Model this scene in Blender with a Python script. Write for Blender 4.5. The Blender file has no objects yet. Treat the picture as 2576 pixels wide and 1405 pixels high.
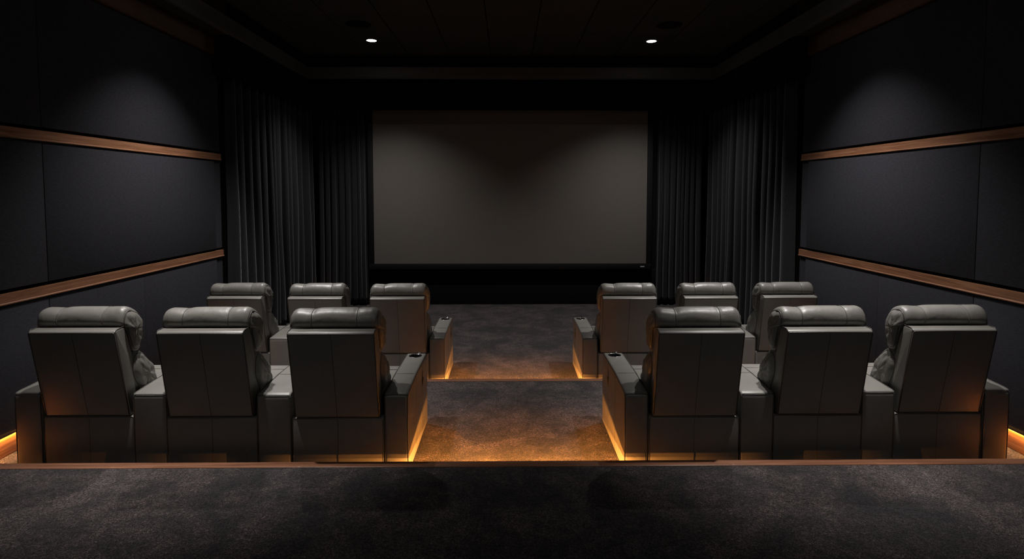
import bpy, bmesh, math, random
from mathutils import Vector, Matrix, noise
random.seed(4)
S = bpy.context.scene
COL = S.collection
PI = math.pi
R = math.radians

# ------------------------------------------------------------------ helpers
def link(name, me, mats=None, parent=None, loc=(0, 0, 0), smooth=None):
    o = bpy.data.objects.new(name, me)
    COL.objects.link(o)
    if parent: o.parent = parent
    o.location = loc
    if mats:
        if not isinstance(mats, (list, tuple)): mats = [mats]
        if len(me.materials) == 0:
            for m in mats: me.materials.append(m)
    return o

def mesh_from(bm, name, smooth=False, auto=None):
    me = bpy.data.meshes.new(name)
    bmesh.ops.recalc_face_normals(bm, faces=bm.faces[:])
    for f in bm.faces: f.smooth = smooth
    if auto is not None:
        for f in bm.faces: f.smooth = True
        for e in bm.edges:
            if len(e.link_faces) == 2 and e.calc_face_angle(0) > R(auto): e.smooth = False
    bm.to_mesh(me); bm.free()
    return me

def box(bm, x0, x1, y0, y1, z0, z1, bev=0.0, seg=3, mat=0):
    g = bmesh.ops.create_cube(bm, size=1.0)
    vs = g['verts']
    for v in vs:
        v.co = Vector((x0 + (v.co.x + .5) * (x1 - x0), y0 + (v.co.y + .5) * (y1 - y0), z0 + (v.co.z + .5) * (z1 - z0)))
    fs = set(f for v in vs for f in v.link_faces)
    for f in fs: f.material_index = mat
    if bev > 0:
        es = list(set(e for v in vs for e in v.link_edges))
        bmesh.ops.bevel(bm, geom=es, offset=bev, segments=seg, profile=0.5, affect='EDGES')

def prism_x(bm, pts, x0, x1, bev=0.0, seg=3):
    """extrude a (y,z) outline along x"""
    a = [bm.verts.new((x0, y, z)) for y, z in pts]
    b = [bm.verts.new((x1, y, z)) for y, z in pts]
    n = len(pts)
    f0 = bm.faces.new(a); f1 = bm.faces.new(list(reversed(b)))
    for i in range(n):
        j = (i + 1) % n
        bm.faces.new((a[i], b[i], b[j], a[j]))
    bmesh.ops.recalc_face_normals(bm, faces=bm.faces[:])
    if bev > 0:
        es = list(f0.edges) + list(f1.edges)
        bmesh.ops.bevel(bm, geom=es, offset=bev, segments=seg, profile=0.5, affect='EDGES')

def rounded(pts, radii, n=5):
    """round the corners of a closed 2-D outline"""
    out = []
    N = len(pts)
    for i in range(N):
        p = Vector(pts[i]); a = Vector(pts[i - 1]); b = Vector(pts[(i + 1) % N])
        r = radii[i] if isinstance(radii, (list, tuple)) else radii
        if r <= 0: out.append(tuple(p)); continue
        u = (a - p).normalized(); w = (b - p).normalized()
        s = p + u * r; e = p + w * r
        for k in range(n + 1):
            t = k / n
            q = s * (1 - t) ** 2 + p * 2 * t * (1 - t) + e * t * t
            out.append((q.x, q.y))
    return out

def tube(bm, pts, r, seg=6, closed=False):
    pts = [Vector(p) for p in pts]
    N = len(pts); rings = []
    prev = None
    for i in range(N):
        if closed: t = (pts[(i + 1) % N] - pts[i - 1])
        else: t = pts[min(i + 1, N - 1)] - pts[max(i - 1, 0)]
        t.normalize()
        ref = prev if prev is not None else (Vector((0, 0, 1)) if abs(t.z) < .9 else Vector((1, 0, 0)))
        n = ref - t * ref.dot(t)
        if n.length < 1e-5: n = Vector((1, 0, 0)) - t * t.x
        n.normalize(); prev = n
        b = t.cross(n)
        rings.append([bm.verts.new(pts[i] + (n * math.cos(2 * PI * k / seg) + b * math.sin(2 * PI * k / seg)) * r) for k in range(seg)])
    M = N if closed else N - 1
    for i in range(M):
        a = rings[i]; b = rings[(i + 1) % N]
        for k in range(seg):
            bm.faces.new((a[k], a[(k + 1) % seg], b[(k + 1) % seg], b[k]))
    if not closed:
        bm.faces.new(list(reversed(rings[0]))); bm.faces.new(rings[-1])

def lathe(bm, prof, seg=32, c=(0, 0, 0), cap=False):
    rings = []
    for r, z in prof:
        rings.append([bm.verts.new((c[0] + r * math.cos(2 * PI * k / seg), c[1] + r * math.sin(2 * PI * k / seg), c[2] + z)) for k in range(seg)])
    for a, b in zip(rings, rings[1:]):
        for k in range(seg):
            bm.faces.new((a[k], a[(k + 1) % seg], b[(k + 1) % seg], b[k]))
    if cap: bm.faces.new(rings[-1])

def tag(o, label=None, cat=None, group=None, kind=None):
    if label: o['label'] = label
    if cat: o['category'] = cat
    if group: o['group'] = group
    if kind: o['kind'] = kind
    return o

# ------------------------------------------------------------------ materials
def mat(name, color, rough=.6, metal=0.0, spec=.5):
    m = bpy.data.materials.new(name); m.use_nodes = True
    b = m.node_tree.nodes['Principled BSDF']
    b.inputs['Base Color'].default_value = (*color, 1)
    b.inputs['Roughness'].default_value = rough
    b.inputs['Metallic'].default_value = metal
    b.inputs['Specular IOR Level'].default_value = spec
    return m, m.node_tree.nodes, m.node_tree.links, b

def noise_tex(N, L, scale, detail=4, rough=.6, dist=0.0, vec=None, stretch=None):
    n = N.new('ShaderNodeTexNoise')
    n.inputs['Scale'].default_value = scale
    n.inputs['Detail'].default_value = detail
    n.inputs['Roughness'].default_value = rough
    n.inputs['Distortion'].default_value = dist
    tc = N.new('ShaderNodeTexCoord')
    src = tc.outputs['Object']
    if stretch:
        mp = N.new('ShaderNodeMapping'); mp.inputs['Scale'].default_value = stretch
        L.new(src, mp.inputs['Vector']); src = mp.outputs['Vector']
    L.new(src, n.inputs['Vector'])
    return n.outputs['Fac']

def ramp(N, L, fac, stops):
    r = N.new('ShaderNodeValToRGB')
    el = r.color_ramp.elements
    while len(el) < len(stops): el.new(.5)
    for e, (p, c) in zip(el, stops):
        e.position = p; e.color = (*c, 1)
    L.new(fac, r.inputs['Fac'])
    return r.outputs['Color']

def bump(N, L, b, h, strength, dist, prev=None):
    n = N.new('ShaderNodeBump')
    n.inputs['Strength'].default_value = strength
    n.inputs['Distance'].default_value = dist
    L.new(h, n.inputs['Height'])
    if prev: L.new(prev, n.inputs['Normal'])
    L.new(n.outputs['Normal'], b.inputs['Normal'])
    return n.outputs['Normal']

# carpet: brushed pile, large soft patches + short squiggly tufts
def make_carpet(name):
    m, N, L, b = mat(name, (.05, .045, .05), .95, spec=.15)
    big = noise_tex(N, L, 2.3, 5, .60, .7)
    mid = noise_tex(N, L, 7.5, 4, .6, 1.0)
    fine = noise_tex(N, L, 95, 2, .6, 1.6)
    add = N.new('ShaderNodeMath'); add.operation = 'ADD'
    s1 = N.new('ShaderNodeMath'); s1.operation = 'MULTIPLY'; s1.inputs[1].default_value = .66
    s2 = N.new('ShaderNodeMath'); s2.operation = 'MULTIPLY'; s2.inputs[1].default_value = .34
    L.new(big, s1.inputs[0]); L.new(mid, s2.inputs[0])
    L.new(s1.outputs[0], add.inputs[0]); L.new(s2.outputs[0], add.inputs[1])
    c1 = ramp(N, L, add.outputs[0], [(.39, (.017, .0138, .0175)), (.49, (.041, .0325, .0335)), (.60, (.090, .0690, .0690))])
    c2 = ramp(N, L, fine, [(.40, (.15, .15, .15)), (.52, (.9, .9, .9)), (.63, (2.6, 2.5, 2.5))])
    mx = N.new('ShaderNodeMix'); mx.data_type = 'RGBA'; mx.blend_type = 'MULTIPLY'; mx.inputs['Factor'].default_value = 1
    L.new(c1, mx.inputs['A']); L.new(c2, mx.inputs['B'])
    L.new(mx.outputs['Result'], b.inputs['Base Color'])
    nb = bump(N, L, b, fine, 1.0, .022)
    bump(N, L, b, mid, .3, .03, nb)
    b.inputs['Sheen Weight'].default_value = .10
    b.inputs['Sheen Roughness'].default_value = .6
    return m

def make_leather(name, c0, c1, rough=.42, wrs=.22):
    m, N, L, b = mat(name, c0, rough, spec=.5)
    f = noise_tex(N, L, 3.2, 4, .55, .3)
    L.new(ramp(N, L, f, [(.3, c0), (.72, c1)]), b.inputs['Base Color'])
    v = N.new('ShaderNodeTexVoronoi'); v.inputs['Scale'].default_value = 420
    tc = N.new('ShaderNodeTexCoord'); L.new(tc.outputs['Object'], v.inputs['Vector'])
    nb = bump(N, L, b, v.outputs['Distance'], .12, .001)
    wr = noise_tex(N, L, 14, 3, .55, .6)
    bump(N, L, b, wr, wrs, .012, nb)
    rr = N.new('ShaderNodeMapRange'); rr.inputs['To Min'].default_value = rough - .07; rr.inputs['To Max'].default_value = rough + .1
    L.new(wr, rr.inputs['Value']); L.new(rr.outputs['Result'], b.inputs['Roughness'])
    return m

def make_wood(name, ca, cb, cc, rough=.45, axis='Y'):
    m, N, L, b = mat(name, ca, rough)
    st = {'Y': (14, .55, 14), 'X': (.55, 14, 14)}[axis]
    g = noise_tex(N, L, 3.2, 6, .62, .9, stretch=st)
    pl = {'Y': (1, .42, 1), 'X': (.42, 1, 1)}[axis]
    t = noise_tex(N, L, 1.6, 1, .3, 0, stretch=pl)
    c = ramp(N, L, g, [(.32, ca), (.5, cb), (.68, cc)])
    c2 = ramp(N, L, t, [(.35, (.8, .76, .72)), (.65, (1.12, 1.12, 1.12))])
    mx = N.new('ShaderNodeMix'); mx.data_type = 'RGBA'; mx.blend_type = 'MULTIPLY'; mx.inputs['Factor'].default_value = 1
    L.new(c, mx.inputs['A']); L.new(c2, mx.inputs['B'])
    L.new(mx.outputs['Result'], b.inputs['Base Color'])
    bump(N, L, b, g, .15, .002)
    return m

def make_fabric(name, ca, cb, scale=330, bs=.5):
    m, N, L, b = mat(name, ca, .95, spec=.15)
    w1 = noise_tex(N, L, scale * .5, 2, .5, 0, stretch=(1, 1, 6))
    w2 = noise_tex(N, L, scale * .5, 2, .5, 0, stretch=(1, .16, 1))
    s = N.new('ShaderNodeMath'); s.operation = 'ADD'; L.new(w1, s.inputs[0]); L.new(w2, s.inputs[1])
    hlf = N.new('ShaderNodeMath'); hlf.operation = 'MULTIPLY'; hlf.inputs[1].default_value = .5; L.new(s.outputs[0], hlf.inputs[0])
    L.new(ramp(N, L, hlf.outputs[0], [(.35, ca), (.65, cb)]), b.inputs['Base Color'])
    bump(N, L, b, hlf.outputs[0], bs, .002)
    return m

def emis(name, color, strength):
    m = bpy.data.materials.new(name); m.use_nodes = True
    N = m.node_tree.nodes; N.clear()
    e = N.new('ShaderNodeEmission'); o = N.new('ShaderNodeOutputMaterial')
    e.inputs['Color'].default_value = (*color, 1); e.inputs['Strength'].default_value = strength
    m.node_tree.links.new(e.outputs[0], o.inputs[0])
    return m

CARPET = make_carpet('charcoal_carpet')
LEATHER = make_leather('grey_leather', (.135, .130, .118), (.175, .169, .156), .38)
LEATHER_FLAT = make_leather('grey_leather_panels', (.135, .130, .118), (.165, .159, .146), .40, .045)
PIPE = make_leather('piping_leather', (.045, .043, .04), (.06, .057, .053), .4)
STITCH = mat('stitching', (.10, .097, .09), .6)[0]
WALNUT = make_wood('walnut_trim', (.15, .066, .033), (.23, .106, .056), (.32, .158, .088))
WALNUT_X = make_wood('walnut_nosing', (.15, .064, .036), (.22, .10, .058), (.30, .145, .088), .3, 'X')
CROWN = make_wood('stained_crown', (.05, .022, .008), (.07, .032, .012), (.09, .042, .016), .5)
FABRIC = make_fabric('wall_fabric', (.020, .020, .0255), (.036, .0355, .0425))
VELVET = make_fabric('curtain_velvet', (.015, .015, .018), (.026, .026, .029), 200, .3)
VELVET.node_tree.nodes['Principled BSDF'].inputs['Sheen Weight'].default_value = .22
VELVET.node_tree.nodes['Principled BSDF'].inputs['Sheen Roughness'].default_value = .35
BLACK = mat('black_felt', (.006, .006, .006), .95, spec=.1)[0]
GROOVE = mat('shadow_gap', (.004, .003, .002), .95, spec=.05)[0]
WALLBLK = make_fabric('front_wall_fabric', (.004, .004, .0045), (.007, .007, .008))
SOFFIT = mat('soffit_paint', (.028, .027, .018), .85, spec=.2)[0]
MOLD = mat('cove_paint', (.05, .05, .046), .7, spec=.3)[0]
FRAME = mat('screen_frame_velvet', (.006, .006, .007), .7, spec=.2)[0]
CHROME = mat('chrome', (.75, .75, .76), .14, 1.0)[0]
STEEL = mat('dark_steel', (.18, .17, .16), .35, .9)[0]
CUPBLK = mat('cup_black', (.012, .012, .013), .25)[0]
PLASTIC = mat('dark_plastic', (.012, .012, .012), .5)[0]
BADGE = mat('badge_silver', (.75, .76, .78), .4, .2)[0]
SCREEN = mat('screen_vinyl', (.128, .117, .107), .8, spec=.25)[0]
def make_tile():
    m, N, L, b = mat('ceiling_tile', (.043, .045, .040), .9, spec=.15)
    f = noise_tex(N, L, 60, 3, .7)
    bump(N, L, b, f, .4, .003)
    return m
TILE = make_tile()
LED = emis('led_amber', (1.0, .37, .07), 14000)
ARM_FILL_LENS = emis('arm_fill_lens_amber', (1.0, .40, .075), 6)  # glowing lens of the added armrest fill lights
LEDE = emis('led_amber_end', (1.0, .40, .075), 12000)
LEDW = emis('led_amber_wall', (1.0, .42, .08), 200)
LENS = emis('downlight_lens', (1.0, .98, 1.0), 22)
LENS_OFF = LENS

# ------------------------------------------------------------------ levels and plan
ZB, ZC = .183, .348          # middle and rear platform levels; front floor = 0
YB, YC = 5.60, 3.475          # front edges of the middle and rear platforms (nosing face)
YB = 5.575
WX = 3.60                    # wall backing
PX = 3.575                   # face of the wall panels
ZT = 4.29                    # tray ceiling
ZS = 3.90                    # soffit
YF = 10.47                   # front wall
YR = -3.2                    # rear wall
STEPF = .06                  # nosing tread depth

def structure(name, me, m, parent=None):
    o = link(name, me, m, parent)
    if parent is None: o['kind'] = 'structure'
    return o

# floors: three carpeted levels
bm = bmesh.new(); box(bm, -3.72, 3.72, YB + .0, YF + .15, -.10, 0); structure('floor', mesh_from(bm, 'floor_a'), CARPET)
bm = bmesh.new(); box(bm, -3.72, 3.72, YC + .0, YB + .0, -.10, ZB - .001)
structure('floor', mesh_from(bm, 'floor_b'), CARPET)
bm = bmesh.new(); box(bm, -3.72, 3.72, YR - .1, YC + .0, -.10, ZC - .001)
structure('floor', mesh_from(bm, 'floor_c'), CARPET)

# walnut nosings, rounded front edge, tread flush with the carpet
def nosing(name, y, z):
    bm = bmesh.new()
    pts = rounded([(y - .012, z - .012), (y + STEPF - .010, z - .012), (y + STEPF - .010, z - .024), (y + STEPF, z - .024), (y + STEPF, z + .004), (y - .012, z + .004)],
                  [.001, .0005, .001, .001, .006, .005], 4)
    prism_x(bm, pts, -3.595, 3.595)
    return structure(name, mesh_from(bm, name, auto=35), WALNUT_X)
nosing('trim_1', YC, ZC)
nosing('trim_2', YB, ZB)

# ------------------------------------------------------------------ side walls
def side_wall(s):
    nm = 'left' if s < 0 else 'right'
    bm = bmesh.new()
    x0, x1 = sorted((s * WX, s * (WX + .12)))
    box(bm, x0, x1, YR - .1, YF + .12, -.1, 4.6)
    w = structure('wall_' + nm, mesh_from(bm, 'wall_' + nm), GROOVE)
    seams = [YR + .3, -.7, 1.93, 4.42, 6.97]
    rows = [(2.526, 3.665), (1.355, 2.420), (None, 1.249)]
    xf, xb = s * PX, s * (WX - .0005)
    for i, (za, zb) in enumerate(rows):
        for a, b_ in zip(seams, seams[1:]):
            cuts = [(a, b_)]
            if za is None:
                cuts = []
                for (lo, hi, zf) in ((YR - .1, YC, ZC), (YC, YB, ZB), (YB, 99, 0.0)):
                    p, q = max(a, lo), min(b_, hi)
                    if q - p > .05: cuts.append((p, q, zf + .145))
            for c in cuts:
                z0 = za if za is not None else c[2]
                bm = bmesh.new()
                ya, yb = c[0], c[1]
                ga = .003 if abs(ya - a) < 1e-6 else 0
                gb = .003 if abs(yb - b_) < 1e-6 else 0
                box(bm, min(xf, xb), max(xf, xb), ya + ga, yb - gb, z0, zb, .004, 2)
                link('fabric_panel', mesh_from(bm, 'fabric_panel', auto=35), FABRIC, w)
        # narrow end strip, set back, before the curtain
        bm = bmesh.new()
        z0 = za if za is not None else .145
        box(bm, min(s * (WX - .0005), s * (PX + .012)), max(s * (WX - .0005), s * (PX + .012)), 6.975, 7.13, z0, zb, .002, 1)
        o = link('end_strip', mesh_from(bm, 'end_strip'), FABRIC, w)
    # walnut rails with a lipped lower edge
    for k, (z0, z1) in enumerate(((2.421, 2.500), (1.250, 1.328))):
        bm = bmesh.new()
        d = [(WX, z0), (WX, z1), (PX - .004, z1), (PX - .004, z0 + .012), (PX - .012, z0 + .007), (PX - .012, z0)]
        a = [bm.verts.new((s * x, YR, z)) for x, z in d]; b2 = [bm.verts.new((s * x, 7.13, z)) for x, z in d]
        bm.faces.new(a); bm.faces.new(list(reversed(b2)))
        for i in range(len(d)):
            j = (i + 1) % len(d); bm.faces.new((a[i], a[j], b2[j], b2[i]))
        structure('trim_%d' % (3 + k + (0 if s < 0 else 2)), mesh_from(bm, 'rail'), WALNUT)
    # stained crown board under the soffit
    bm = bmesh.new()
    box(bm, min(s * WX, s * (PX - .03)), max(s * WX, s * (PX - .03)), YR, 7.0, 3.665, ZS, .006, 2)
    structure('trim_%d' % (7 if s < 0 else 8), mesh_from(bm, 'crown', auto=35), CROWN)
    # baseboards, one per level, lit from the gap above
    bm = bmesh.new()
    for ya, yb, z in ((YR, YC - .013, ZC), (YC + .062, YB - .013, ZB), (YB + .062, 7.13, 0)):
        box(bm, min(s * (WX - .001), s * (WX - .014)), max(s * (WX - .001), s * (WX - .014)), ya, yb, z, z + .138, .002, 2)
    structure('baseboard_' + nm, mesh_from(bm, 'baseboard', auto=35), WALNUT)
    return w
for s in (-1, 1): side_wall(s)

# front and rear walls
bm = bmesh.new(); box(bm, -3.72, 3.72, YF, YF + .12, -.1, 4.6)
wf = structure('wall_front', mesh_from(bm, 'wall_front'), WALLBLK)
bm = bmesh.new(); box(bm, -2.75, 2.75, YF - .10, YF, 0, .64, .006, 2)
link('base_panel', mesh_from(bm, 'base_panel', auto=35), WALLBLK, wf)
bm = bmesh.new(); box(bm, -3.72, 3.72, YR - .12, YR, -.1, 4.6)
structure('wall_rear', mesh_from(bm, 'wall_rear'), FABRIC)

# ------------------------------------------------------------------ ceiling: tile tray, soffit, cove
RX, RY = 3.40, 9.70
bm = bmesh.new()
# one mesh of lay-in tiles with dark gaps
xs = [-RX + .0] + [(.34 + .68 * k) for k in range(-5, 5)] + [RX]
xs = [x for x in xs if -RX <= x <= RX]
ys = [YR] + [8.36 + .85 * k for k in range(-13, 2)] + [RY]
ys = sorted(y for y in ys if YR <= y <= RY)
for a, b_ in zip(xs, xs[1:]):
    for c, d in zip(ys, ys[1:]):
        if b_ - a < .04 or d - c < .04: continue
        box(bm, a + .006, b_ - .006, c + .006, d - .006, ZT, ZT + .015, .004, 1)
ceil = structure('ceiling', mesh_from(bm, 'ceiling_tiles'), TILE)
bm = bmesh.new(); box(bm, -3.72, 3.72, YR - .1, YF + .12, ZT + .012, ZT + .10)
link('ceiling_backing', mesh_from(bm, 'ceiling_backing'), BLACK, ceil)
# soffits along both walls up to the curtain recess, then a narrower beam
for s in (-1, 1):
    bm = bmesh.new()
    box(bm, min(s * RX, s * (WX + .02)), max(s * RX, s * (WX + .02)), YR, 6.99, ZS, ZT + .05)
    link('soffit', mesh_from(bm, 'soffit'), SOFFIT, ceil)
    bm = bmesh.new()
    box(bm, min(s * RX, s * (RX + .035)), max(s * RX, s * (RX + .035)), 6.99, RY + .035, ZS, ZT + .05)
    link('soffit_beam', mesh_from(bm, 'soffit_beam'), BLACK, ceil)
bm = bmesh.new(); box(bm, -RX, RX, RY, RY + .035, ZS, ZT + .05)
link('soffit_beam', mesh_from(bm, 'soffit_beam_front'), BLACK, ceil)
# black pelmet boxed around the curtain recess
bm = bmesh.new()
box(bm, -3.60, -3.38, 7.0, 9.951, 3.445, ZS + .02)
box(bm, 3.38, 3.60, 7.0, 9.951, 3.445, ZS + .02)
box(bm, -3.60, 3.60, 9.95, 9.975, 3.445, ZS + .02)
structure('trim_9', mesh_from(bm, 'pelmet'), BLACK)
# cove moulding: rounded section on the inner face of the soffit
def cove(path_fn, name):
    sec = [(0, 0), (.012, -.002), (.030, .012), (.034, .05), (.034, .13), (.052, .165), (.060, .185), (.045, .20), (0, .20)]
    bm = bmesh.new(); rings = []
    for t in (0, 1, 2, 3):
        rings.append([bm.verts.new(path_fn(t, d, ZS + h)) for d, h in sec])
    for a, b2 in zip(rings, rings[1:]):
        for i in range(len(sec) - 1):
            bm.faces.new((a[i], a[i + 1], b2[i + 1], b2[i]))
    link(name, mesh_from(bm, name, auto=50), MOLD, ceil)
def cpath(t, d, z):
    return [(-RX + d, YR, z), (-RX + d, RY - d, z), (RX - d, RY - d, z), (RX - d, YR, z)][t]
cove(cpath, 'cove_moulding')

# ------------------------------------------------------------------ downlights
def downlight(x, y, label, energy, tilt=0.0, group='recessed ceiling downlights', cone=100):
    e = bpy.data.objects.new('downlight', None); COL.objects.link(e); e.location = (x, y, ZT)
    tag(e, label, 'ceiling light', group)
    bm = bmesh.new(); lathe(bm, [(.070, .004), (.088, .002), (.090, -.004), (.084, -.007), (.072, -.004), (.070, .004)], 40)
    link('trim_ring', mesh_from(bm, 'trim_ring', smooth=True), BLACK, e)
    bm = bmesh.new(); lathe(bm, [(.0712, -.0055), (.055, -.006), (.02, -.0062), (.001, -.0063)], 40, cap=True)
    link('lens', mesh_from(bm, 'lens', smooth=True), LENS, e)
    ld = bpy.data.lights.new('downlight_lamp', 'SPOT')
    ld.energy = energy; ld.spot_size = R(cone); ld.spot_blend = 1.0; ld.shadow_soft_size = .045
    ld.color = (1.0, .955, .915)
    lo = bpy.data.objects.new('lamp', ld); COL.objects.link(lo); lo.parent = e
    lo.location = (0, 0, -.05); lo.rotation_euler = (tilt, 0, 0)
    return e
EM = 480
downlight(-2.09, 8.75, 'round recessed downlight glowing white in the black ceiling, left of the two', 240, cone=112)
downlight(2.09, 8.75, 'round recessed downlight glowing white in the black ceiling, right of the two', 240, cone=112)
downlight(-2.5, 5.69, 'round recessed downlight above the middle platform, left side', EM, cone=94)
downlight(2.5, 5.69, 'round recessed downlight above the middle platform, right side', EM, cone=94)
downlight(-2.15, 3.70, 'round recessed downlight above the rear platform, left side', 620, tilt=R(8), cone=57)
downlight(2.15, 3.70, 'round recessed downlight above the rear platform, right side', 620, tilt=R(8), cone=57)

downlight(-1.9, -1.6, 'added dim fill downlight, unseen over the rear of the room, left side', 46, tilt=R(42), cone=110)  # this pair is added fill for the chair backs, behind the camera
downlight(1.9, -1.6, 'added dim fill downlight, unseen over the rear of the room, right side', 46, tilt=R(42), cone=110)

def speaker(x, y, label):
    e = bpy.data.objects.new('ceiling_speaker', None); COL.objects.link(e); e.location = (x, y, ZT)
    tag(e, label, 'speaker', 'round ceiling speakers')
    bm = bmesh.new(); lathe(bm, [(.150, .002), (.168, .001), (.170, -.006), (.162, -.009), (.150, -.006)], 48)
    link('rim', mesh_from(bm, 'speaker_rim', smooth=True), BLACK, e)
    bm = bmesh.new(); lathe(bm, [(.151, -.004), (.10, -.007), (.04, -.009), (.001, -.009)], 48, cap=True)
    link('grille', mesh_from(bm, 'speaker_grille', smooth=True), BLACK, e)
speaker(-2.07, 7.92, 'round black ceiling speaker beside the left downlight')
speaker(2.13, 7.92, 'round black ceiling speaker beside the right downlight')

# ------------------------------------------------------------------ LED strips
def led_strip(x0, x1, y, z, label, low=False, cap=0):
    """aluminium channel on the riser under a nosing, facing the platform below"""
    e = bpy.data.objects.new('led_strip', None); COL.objects.link(e); e.location = ((x0 + x1) / 2, y, z)
    tag(e, label, 'light strip')
    w = (x1 - x0) / 2
    zl = -.0168 if low else -.0082            # lower edge of the diffuser
    bm = bmesh.new(); box(bm, -w, w, 0, .008, zl - .001, 0)
    link('channel', mesh_from(bm, 'channel'), PLASTIC, e)
    bm = bmesh.new()
    vs = [bm.verts.new(p) for p in ((-w, .0085, zl), (w, .0085, zl), (w, .0120 + (0 if low else .0008), zl + (.0028 if low else .0010)), (-w, .0120 + (0 if low else .0008), zl + (.0028 if low else .0010)))]
    bm.faces.new(list(reversed(vs)))
    if cap:  # added plate that keeps the strip's light off the chair backs
        bm2 = bmesh.new(); box(bm2, min(cap * w, cap * (w + .003)), max(cap * w, cap * (w + .003)), 0, .058, -.036, .0)
        link('spill_shield', mesh_from(bm2, 'spill_shield'), PLASTIC, e)
    o = link('diffuser', mesh_from(bm, 'diffuser'), LED if not low else LEDE, e)
    if o.data.polygons[0].normal.y < 0: o.data.flip_normals()
    return e
def arm_fill(x, y, z, aim, label, power):  # added light that puts the amber wedge on the armrest sides
    """added fill puck, unseen under the nosing, its narrow beam washing the opposite armrest side"""
    e = bpy.data.objects.new('arm_fill', None); COL.objects.link(e); e.location = (x, y, z)
    tag(e, label, 'added fill light', 'added fill lights under the nosings')
    bm = bmesh.new(); lathe(bm, [(.0005, 0), (.011, 0), (.011, -.009), (.0095, -.0105), (.0085, -.009), (.0085, -.004), (.0005, -.004)], 24)
    link('housing', mesh_from(bm, 'arm_fill_housing', auto=40), PLASTIC, e)
    bm = bmesh.new(); lathe(bm, [(.0083, -.0095), (.004, -.0105), (.0004, -.0108)], 20, cap=True)
    link('lens', mesh_from(bm, 'arm_fill_lens', smooth=True), ARM_FILL_LENS, e)
    ld = bpy.data.lights.new('arm_fill_lamp', 'SPOT'); ld.energy = power; ld.spot_size = R(57); ld.spot_blend = .45
    ld.shadow_soft_size = .0018; ld.color = (1.0, .35, .058)
    lo = bpy.data.objects.new('lamp', ld); COL.objects.link(lo); lo.parent = e
    lo.location = (0, 0, -.0162)
    d = Vector((aim * .88, .46, -.05))
    lo.rotation_euler = d.to_track_quat('-Z', 'Y').to_euler()
for y_, z_, wd in ((YC, ZC, 'nearest the camera'), (YB, ZB, 'further from the camera')):
    led_strip(-.54, .54, y_ + .0005, z_ - .0123, 'amber light strip under the wooden step edge %s, across the aisle' % wd)
    for sx, nm in ((-1, 'left'), (1, 'right')):
        arm_fill(sx * .2, y_ + .012, z_ - .0122, -sx, 'added amber fill light hidden under the wooden edge %s, %s of two' % (wd, nm), 190 if y_ < 4 else 150)
led_strip(-3.57, -3.50, YC + .0005, ZC - .0123, 'short amber light strip under the nearest wooden edge by the left wall', True, 1)
led_strip(3.50, 3.57, YC + .0005, ZC - .0123, 'short amber light strip under the nearest wooden edge by the right wall', True, -1)
def wall_led(s, y0, y1, z, label):
    e = bpy.data.objects.new('led_strip', None); COL.objects.link(e); e.location = (s * (WX - .0195), (y0 + y1) / 2, z)
    tag(e, label, 'light strip')
    h = (y1 - y0) / 2
    bm = bmesh.new(); box(bm, -.0045, .0045, -h, h, .0005, .0035)
    link('channel', mesh_from(bm, 'wall_channel'), PLASTIC, e)
    bm = bmesh.new()
    vs = [bm.verts.new(p) for p in ((-.0035, -h, 0), (.0035, -h, 0), (.0035, h, 0), (-.0035, h, 0))]
    bm.faces.new(vs)
    o = link('diffuser', mesh_from(bm, 'wall_diffuser'), LEDW, e)
    if o.data.polygons[0].normal.z > 0: o.data.flip_normals()
for s, n in ((-1, 'left'), (1, 'right')):
    wall_led(s, YC + .07, YB - .03, ZB + .1412, 'amber light strip above the skirting of the %s wall beside the near seats' % n)
    wall_led(s, YB + .07, 7.1, .1412, 'amber light strip above the skirting of the %s wall beside the front seats' % n)

# ------------------------------------------------------------------ projection screen
e = bpy.data.objects.new('projection_screen', None); COL.objects.link(e); e.location = (-.015, 10.27, .757)
tag(e, 'large blank grey projection screen in a black frame on the front wall', 'projection screen')
SW, SH = 2.432, 2.712
bm = bmesh.new(); box(bm, -SW, SW, 0, .01, 0, SH)
link('screen_surface', mesh_from(bm, 'screen_surface'), SCREEN, e)
bm = bmesh.new(); F_ = .095
for (a, b_, c, d) in ((-SW - F_, SW + F_, SH, SH + F_), (-SW - F_, SW + F_, -F_ - .005, 0), (-SW - F_, -SW, 0, SH), (SW, SW + F_, 0, SH)):
    box(bm, a, b_, -.03, .03, c, d, .006, 2)
fr = link('screen_frame', mesh_from(bm, 'screen_frame', auto=35), FRAME, e)
bm = bmesh.new()
x = 2.325
for k, wd in enumerate((.012, .010, .012, .009, .012, .010, .009)):   # tiny illegible lettering
    box(bm, x, x + wd - .002, -.0325, -.0302, -.062, -.044); x += wd
link('brand_badge', mesh_from(bm, 'badge'), BADGE, fr)
bm = bmesh.new(); box(bm, -2.2, 2.2, .03, .19, .3, 2.4, .01, 1)
link('mounting_box', mesh_from(bm, 'mount'), BLACK, e)

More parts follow.
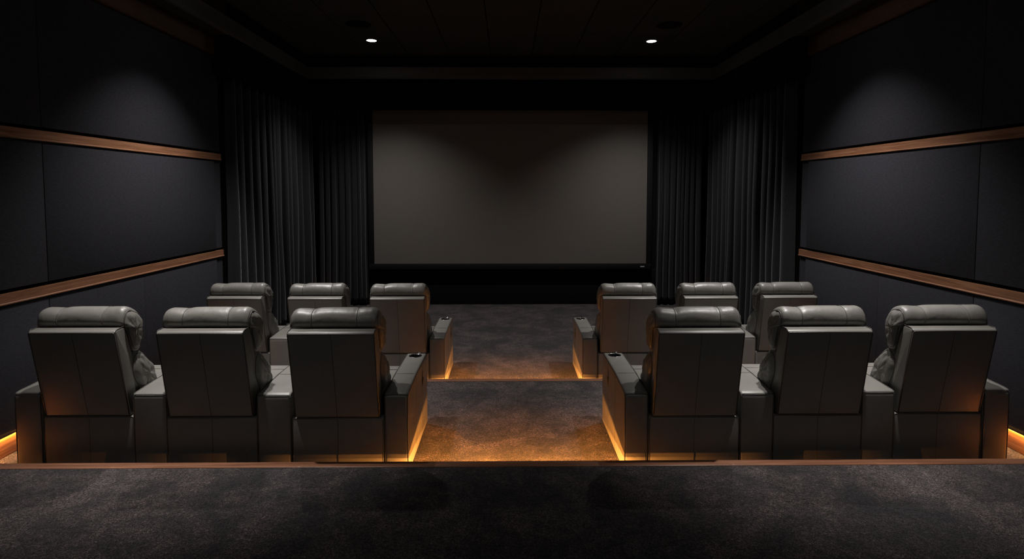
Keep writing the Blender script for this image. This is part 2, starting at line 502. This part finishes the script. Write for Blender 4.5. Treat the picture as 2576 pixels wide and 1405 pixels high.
# ------------------------------------------------------------------ curtains
def curtain(name, p0, p1, z0, z1, folds, amp, label, seed, hem=0.0):
    """pleated sheet hanging along the line p0-p1"""
    rnd = random.Random(seed)
    p0 = Vector(p0); p1 = Vector(p1); L_ = (p1 - p0).length
    d = (p1 - p0).normalized(); n = Vector((-d.y, d.x))
    cell = []
    for i in range(folds): cell.append(rnd.uniform(.6, 1.45))
    tot = sum(cell); edges = [0]
    for c in cell: edges.append(edges[-1] + c / tot)
    amps = [rnd.uniform(.55, 1.15) for _ in range(folds)]
    drift = [rnd.uniform(-1, 1) for _ in range(folds)]
    per = 14; NZ = 30
    bm = bmesh.new(); grid = []
    for j in range(NZ + 1):
        t = j / NZ                      # 0 top .. 1 bottom
        row = []
        for i in range(folds):
            for k in range(per + (1 if i == folds - 1 else 0)):
                u = k / per
                s = edges[i] + (edges[i + 1] - edges[i]) * u
                s2 = s + drift[i] * .011 * t * math.sin(PI * u)
                w = math.cos(2 * PI * u)
                w = math.copysign(abs(w) ** .75, w)
                a = amp * amps[i] * (.75 + .4 * t)
                nn = noise.noise(Vector((s * L_ * 3.1, t * 2.2, seed)))
                off = a * w + amp * .35 * nn * (.4 + t)
                side = .25 * a * math.sin(4 * PI * u) + .05 * noise.noise(Vector((s * L_ * 1.4, t * 1.6, seed + 9))) * t
                q = p0 + d * (s2 * L_ + side) + n * off
                z = z1 + (z0 - z1) * t
                if j == NZ: z += hem * (.5 + .5 * noise.noise(Vector((s * L_ * 6, 3.3, seed))))
                row.append(bm.verts.new((q.x, q.y, z)))
        grid.append(row)
    for a, b_ in zip(grid, grid[1:]):
        for i in range(len(a) - 1):
            bm.faces.new((a[i], a[i + 1], b_[i + 1], b_[i]))
    me = mesh_from(bm, name, smooth=True)
    o = link(name, me, VELVET)
    so = o.modifiers.new('thickness', 'SOLIDIFY'); so.thickness = .004
    tag(o, label, 'curtain', 'black velvet stage curtains')
    return o
curtain('curtain', (-3.50, 7.20), (-3.50, 10.22), .012, 3.45, 14, .060, 'black pleated velvet curtain along the left side wall behind the front seats', 3)
curtain('curtain', (3.50, 10.22), (3.50, 7.20), .012, 3.45, 14, .060, 'black pleated velvet curtain along the right side wall behind the front seats', 8)
curtain('curtain', (-3.42, 10.30), (-2.585, 10.30), .03, 3.60, 8, .05, 'dark pleated velvet curtain hanging just left of the projection screen', 5, .03)
curtain('curtain', (2.62, 10.30), (3.42, 10.30), .03, 3.60, 8, .05, 'dark pleated velvet curtain hanging just right of the projection screen', 12, .03)

# ------------------------------------------------------------------ recliner parts
BW = .299    # half width of the seat body
BKW = .272   # half width of the back frame
HW = .272    # half width of the head cushion

def catmull(pts, n):
    out = []
    N = len(pts)
    for i in range(N):
        p0, p1, p2, p3 = (Vector(pts[(i + k) % N]) for k in (-1, 0, 1, 2))
        for k in range(n):
            t = k / n
            q = .5 * ((2 * p1) + (-p0 + p2) * t + (2 * p0 - 5 * p1 + 4 * p2 - p3) * t * t + (-p0 + 3 * p1 - 3 * p2 + p3) * t ** 3)
            out.append((q.x, q.y))
    return out

def cushion(prof, hw, nx, seams=(), pinch=.010, endr=.055, wr=.005, seed=0, nsub=7, wfreq=9.0, endsq=.82):
    """closed leather cushion: (y,z) profile swept across x, puffed, rounded and pinched at the seams"""
    P = catmull(prof, nsub)
    cy = sum(p[0] for p in P) / len(P); cz = sum(p[1] for p in P) / len(P)
    bm = bmesh.new(); rings = []
    xs = []
    for i in range(nx + 1):
        u = -1 + 2 * i / nx
        xs.append(math.copysign(1 - (1 - abs(u)) ** 1.5, u) * hw)
    def ring(x, xr=None):
        e = hw - abs(x)
        if e < endr:
            q = 1 - e / endr
            sc = endsq + (1 - endsq) * math.sqrt(max(0, 1 - q * q))
        else: sc = 1.0
        pin = 0
        for s in seams:
            pin += math.exp(-((x - s) / .012) ** 2) * pinch + math.exp(-((x - s) / .05) ** 2) * pinch * .7
        pin += math.exp(-(e / .03) ** 2) * pinch * .3
        r = []
        for (y, z) in P:
            dy, dz = y - cy, z - cz
            l = math.hypot(dy, dz) + 1e-6
            near = max([math.exp(-(abs(x - s) / .05)) for s in list(seams) + [hw, -hw]] + [0])
            nz = noise.noise(Vector((x * wfreq * .55 + seed, y * wfreq, z * wfreq))) * wr * (.6 + .9 * near)
            nz += noise.noise(Vector((x * wfreq * 3 + seed, y * wfreq * 1.6, z * wfreq * 1.6))) * wr * .55 * near
            k = sc - pin / l + nz / l
            r.append(bm.verts.new((x, cy + dy * k, cz + dz * k)))
        return r
    for x in xs: rings.append(ring(x))
    n = len(P)
    for a, b_ in zip(rings, rings[1:]):
        for i in range(n):
            j = (i + 1) % n
            bm.faces.new((a[i], a[j], b_[j], b_[i]))
    # puckered end caps
    for r, sgn in ((rings[0], -1), (rings[-1], 1)):
        prev = r
        for t, push in ((.93, .009), (.80, .017), (.62, .022), (.42, .025), (.2, .027)):
            nr = []
            for i, v in enumerate(r):
                ang = 2 * PI * i / n
                puck = .011 * noise.noise(Vector((math.cos(ang) * 1.9 + seed, math.sin(ang) * 1.9, t * 4.5))) + .003 * noise.noise(Vector((math.cos(ang) * 7, math.sin(ang) * 7 + seed, t * 6)))
                nr.append(bm.verts.new((v.co.x + sgn * (push + puck), cy + (v.co.y - cy) * t, cz + (v.co.z - cz) * t)))
            for i in range(n):
                j = (i + 1) % n
                bm.faces.new((prev[i], prev[j], nr[j], nr[i]))
            prev = nr
        c = bm.verts.new((r[0].co.x + sgn * .028, cy, cz))
        for i in range(n):
            bm.faces.new((prev[i], prev[(i + 1) % n], c))
    edge_paths = [[v.co.copy() for v in rings[0]], [v.co.copy() for v in rings[-1]]]
    seam_paths = []
    for s in seams:
        i = min(range(len(xs)), key=lambda q: abs(xs[q] - s))
        seam_paths.append([v.co.copy() for v in rings[i]])
    return mesh_from(bm, 'cushion', smooth=True), edge_paths, seam_paths

HEAD = [(-.035, .998), (-.052, 1.030), (-.042, 1.078), (-.006, 1.108), (.045, 1.110), (.100, 1.085), (.140, 1.025), (.160, .945),
        (.156, .860), (.132, .800), (.090, .785), (.050, .810), (.025, .880), (.01, .950), (-.008, .985)]
head_me, head_edges, head_seams = cushion(HEAD, HW, 56, (-.138, .138), .0038, .045, .0085, 2.3, 6)
LUMB = [(.02, .790), (.055, .822), (.105, .818), (.160, .780), (.212, .725), (.262, .655), (.300, .580), (.320, .500), (.300, .440),
        (.220, .420), (.120, .450), (.065, .560), (.015, .680)]
lumb_me, lumb_edges, lumb_seams = cushion(LUMB, HW, 48, (-.138, .138), .004, .05, .006, 7.1, 6)

def tmesh(pts, r, seg=6, closed=False, name='piping'):
    bm = bmesh.new(); tube(bm, pts, r, seg, closed)
    return mesh_from(bm, name, smooth=True)
head_pipe = [tmesh(p, .0034, 6, True) for p in head_edges]
head_stitch = []
for p in head_seams:
    cyy = sum(q.y for q in p) / len(p); czz = sum(q.z for q in p) / len(p)
    pts = []
    for q in p:
        v = Vector((0, q.y - cyy, q.z - czz)); v = v * (1 + .0006 / v.length)
        pts.append((q.x, cyy + v.y, czz + v.z))
    head_stitch.append(tmesh(pts, .0030, 6, True, 'stitched_seam'))
lumb_pipe = [tmesh(p, .003, 6, True) for p in lumb_edges]

# back frame: leaning slab with a broad lit top face
FR_Y0, FR_Z0 = -.008, .402      # lower rear edge
FR_Y1, FR_Z1 = -.120, .978     # upper rear edge
def frame_mesh():
    bm = bmesh.new()
    pts = rounded([(FR_Y0, FR_Z0), (FR_Y1, FR_Z1), (FR_Y1 + .018, FR_Z1 + .010), (-.034, .994), (.0, .93), (.075, .66), (.130, FR_Z0)],
                  [.012, .008, .006, .02, .02, .03, .02], 4)
    prism_x(bm, pts, -BKW, BKW, .010, 3)
    # soft puff of the rear leather
    return mesh_from(bm, 'back_frame', auto=32)
frame_me = frame_mesh()
def on_back(x, t, off=.0):
    y = FR_Y0 + (FR_Y1 - FR_Y0) * t; z = FR_Z0 + (FR_Z1 - FR_Z0) * t
    nx_ = Vector((0, -(FR_Z1 - FR_Z0), (FR_Y1 - FR_Y0))).normalized()
    return Vector((x, y, z)) + nx_ * off
w = BKW - .004
loop = [on_back(-w, .02), on_back(-w, .5), on_back(-w, .982), on_back(-w + .01, .990), on_back(0, .993), on_back(w - .01, .990), on_back(w, .982), on_back(w, .5), on_back(w, .02)]
back_pipe = [tmesh(loop, .0032)]
for s in (-1, 1):
    back_pipe.append(tmesh([on_back(s * w, .988), (s * w, FR_Y1 + .02, FR_Z1 + .012), (s * w, -.036, .9945)], .003))
back_seam = [tmesh([on_back(0, .01 + .98 * k / 8, .0002) for k in range(9)], .0017, 5, name='seam')]

# seat body (lower box) with rear panel
def puff_panel(x0, x1, z0, z1, y, depth, nx=18, nz=14, puff=.010, corner=.02):
    """padded rectangular rear face with sides, open volume closed"""
    bm = bmesh.new()
    box(bm, x0, x1, y, y + depth, z0, z1, .016, 4)
    return bm
bm = bmesh.new()
box(bm, -BW, BW, 0, .80, .012, .396, .016, 4)
body_me = mesh_from(bm, 'seat_body', auto=32)
w = BW - .009
body_pipe = [tmesh([(-w, .003, .03), (-w, .002, .2), (-w, .003, .382), (-w + .012, .003, .391), (0, .003, .389), (w - .012, .003, .391), (w, .003, .382), (w, .002, .2), (w, .003, .03)], .0032, 6)]
body_seam = [tmesh([(0, -.0002, .03), (0, -.0002, .385)], .0016, 5, name='seam')]

# seat cushion + footrest
SEAT = [(.16, .40), (.16, .455), (.22, .485), (.55, .492), (.72, .492), (.82, .485), (.885, .455), (.895, .40), (.86, .37), (.6, .365), (.4, .37)]
seat_me, _, _ = cushion(SEAT, BW - .031, 30, (), .0, .03, .004, 4.4, 5, 6.0, .93)
bm = bmesh.new()
box(bm, -BW + .004, BW - .004, .802, .880, .05, .362, .014, 3)
foot_me = mesh_from(bm, 'footrest', auto=32)
seat_seam = [tmesh([(-BW + .03, .70, .4935), (0, .70, .4945), (BW - .03, .70, .4935)], .003, 5, name='seam')]

# arms -------------------------------------------------------------
def apply_bool(me, cutter_me):
    a = bpy.data.objects.new('tmp_a', me); c = bpy.data.objects.new('tmp_c', cutter_me)
    COL.objects.link(a); COL.objects.link(c)
    md = a.modifiers.new('b', 'BOOLEAN'); md.object = c; md.operation = 'DIFFERENCE'; md.solver = 'EXACT'
    dg = bpy.context.evaluated_depsgraph_get()
    out = bpy.data.meshes.new_from_object(a.evaluated_get(dg))
    bpy.data.objects.remove(a); bpy.data.objects.remove(c)
    return out

def arm_top(y):      # height of the arm top along its length
    return .556 + .022 * min(1, max(0, y / .45))
def arm_mesh(w, cx=None):
    hw = w / 2
    bm = bmesh.new()
    pts = rounded([(0, .012), (0, .553), (.34, .577), (.888, .577), (.888, .012)], [.01, .035, .15, .05, .01], 6)
    prism_x(bm, pts, -hw, hw, .017, 4)
    me = mesh_from(bm, 'arm', auto=32)
    bm = bmesh.new(); lathe(bm, [(.0001, 0), (.0475, 0), (.0475, .2), (.0001, .2)], 40, ((cx or 0), .785, .497))
    bmesh.ops.remove_doubles(bm, verts=bm.verts[:], dist=.0002)
    cm = mesh_from(bm, 'cut')
    out = apply_bool(me, cm)
    return out
def arm_pipe(w, sides):
    out = []
    hw = w / 2 - .004
    for s in sides:
        out.append(tmesh([(s * hw, .004, .02), (s * hw, .003, .3), (s * hw, .004, .52), (s * hw, .016, .548), (s * hw, .05, .5535), (s * hw, .20, .564), (s * hw, .34, .573), (s * hw, .6, .5735), (s * hw, .84, .5735), (s * hw, .872, .565), (s * hw, .884, .54), (s * hw, .884, .3)], .003))
    out.append(tmesh([(-hw, .004, .540), (-hw + .02, .0035, .546), (0, .003, .547), (hw - .02, .0035, .546), (hw, .004, .540)], .0026))
    return out
def arm_seams(w, sides):
    hw = w / 2
    out = [tmesh([(-hw + .004, .345, .568), (-hw + .02, .345, .5755), (0, .345, .5762), (hw - .02, .345, .5755), (hw - .004, .345, .568)], .0014, 5, name='seam')]
    for s in sides:
        for y in (.33, .62):
            out.append(tmesh([(s * hw, y, .03), (s * hw, y, .555)], .0013, 5, name='seam'))
    return out
ARM = {}
for kind, w in (('aisle', .155), ('shared', .219), ('outer', .172)):
    ARM[kind] = (w, arm_mesh(w), arm_pipe(w, (-1, 1)), arm_seams(w, (-1, 1)))
bm = bmesh.new()
lathe(bm, [(.0455, -.075), (.0462, .0), (.0478, .0022), (.0505, .0022), (.0515, .0002), (.0508, -.002)], 44)
ring_me = mesh_from(bm, 'cup_ring', smooth=True)
bm = bmesh.new()
lathe(bm, [(.0458, -.004), (.0455, -.068), (.040, -.0745), (.0005, -.0745)], 40, cap=True)
cup_me = mesh_from(bm, 'cup_well', smooth=True)
bm = bmesh.new()
lathe(bm, [(.0125, -.001), (.0125, .006), (.0105, .0095), (.005, .0115), (.0003, .012)], 20, cap=True)
knob_me = mesh_from(bm, 'control_button', smooth=True)
# release lever in the aisle-side face: dark recess + chrome tongue
bm = bmesh.new(); box(bm, -.004, .0015, -.022, .022, -.055, .055, .001, 1)
slot_me = mesh_from(bm, 'lever_plate')
bm = bmesh.new(); box(bm, -.002, .010, -.008, .008, -.040, .006, .003, 2)
lever_me = mesh_from(bm, 'lever', auto=35)

def multi(name, meshes, m, parent):
    for q in meshes: link(name, q, m, parent)

def add_arm(parent, kind, x, aisle=0):
    w, me, pm, sm = ARM[kind]
    a = link('arm', me, LEATHER_FLAT, parent, (x, 0, 0))
    multi('piping', pm, PIPE, a); multi('seam', sm, PIPE, a)
    c = link('cup_holder', cup_me, CUPBLK, a, (0, .785, .5772))
    c['label'] = 'black cup holder well'
    r = link('cup_ring', ring_me, CHROME, a, (0, .785, .5772)); r['label'] = 'steel cup holder ring'
    k = link('control_button', knob_me, CHROME, a, (.022, .862 - .012, .5765)); k['label'] = 'small chrome button'
    if aisle:
        p = link('lever_plate', slot_me, PLASTIC, a, (aisle * w / 2, .62, .455)); p['label'] = 'dark recessed lever plate'
        if aisle < 0: p.rotation_euler = (0, 0, PI)
        l = link('recline_lever', lever_me, STEEL, a, (aisle * (w / 2 + .001), .62, .455)); l['label'] = 'small metal recline lever'
        if aisle < 0: l.rotation_euler = (0, 0, PI)
    return a

XC = {'aisle': 1.158, 'middle': 1.979, 'outer': 2.789}
def recliner(side, pos, y, z, label, group):
    """side -1 left block, +1 right block"""
    cx = side * XC[pos]
    e = bpy.data.objects.new('recliner', None); COL.objects.link(e); e.location = (cx, y, z)
    tag(e, label, 'recliner', group)
    b = link('seat_body', body_me, LEATHER_FLAT, e); multi('piping', body_pipe, PIPE, b); multi('seam', body_seam, PIPE, b)
    s = link('seat_cushion', seat_me, LEATHER, e); multi('seam', seat_seam, LEATHER, s)
    link('footrest', foot_me, LEATHER, e)
    f = link('back_frame', frame_me, LEATHER_FLAT, e); multi('piping', back_pipe, PIPE, f); multi('seam', back_seam, PIPE, f)
    l = link('lumbar_cushion', lumb_me, LEATHER, e); multi('piping', lumb_pipe, PIPE, l)
    h = link('head_cushion', head_me, LEATHER, e); multi('piping', head_pipe, PIPE, h); multi('seam', head_stitch, STITCH, h)
    if pos == 'aisle': add_arm(e, 'aisle', side * .780 - cx, aisle=-side)
    if pos == 'aisle': add_arm(e, 'shared', side * 1.569 - cx)
    if pos == 'middle': add_arm(e, 'shared', side * 2.379 - cx)
    if pos == 'outer': add_arm(e, 'outer', side * 3.184 - cx)
    return e
YN, YFR = 3.672, 5.80
N_ = {-1: 'left', 1: 'right'}
words = {
 (0, 'aisle'): 'grey leather recliner in the near row, beside the aisle on the %s',
 (0, 'middle'): 'grey leather recliner in the middle of the near %s block of three',
 (0, 'outer'): 'grey leather recliner in the near row, closest to the %s wall',
 (1, 'aisle'): 'grey leather recliner in the front row, beside the aisle on the %s',
 (1, 'middle'): 'grey leather recliner in the middle of the front %s block of three',
 (1, 'outer'): 'grey leather recliner in the front row, closest to the %s curtain',
}
for row, (y, z) in enumerate(((YN, ZB), (YFR, 0.0))):
    for side in (-1, 1):
        for pos in ('aisle', 'middle', 'outer'):
            dy = {'aisle': -.008, 'middle': .015, 'outer': .038}[pos]
            recliner(side, pos, y + dy, z, words[(row, pos)] % N_[side], 'recliners of the %s row' % ('near' if row == 0 else 'front'))

# ------------------------------------------------------------------ world, camera, view
W = bpy.data.worlds.new('dark'); S.world = W; W.use_nodes = True
W.node_tree.nodes['Background'].inputs['Color'].default_value = (0, 0, 0, 1)
W.node_tree.nodes['Background'].inputs['Strength'].default_value = 0

cd = bpy.data.cameras.new('camera'); cam = bpy.data.objects.new('camera', cd); COL.objects.link(cam)
cd.sensor_fit = 'HORIZONTAL'; cd.sensor_width = 36; cd.lens = 36 * 1450 / 2576
cd.shift_x = -(1294 - 1288) / 2576
cd.shift_y = (566 - 702.5) / 2576
cd.clip_start = .05
cam.location = (-.052, 0, 2.040)
cam.rotation_euler = (R(90 - 3.32), 0, R(-.59))
S.camera = cam

S.view_settings.view_transform = 'Standard'
S.view_settings.look = 'None'
S.view_settings.exposure = 0
S.view_settings.gamma = 1
S.view_settings.use_curve_mapping = False
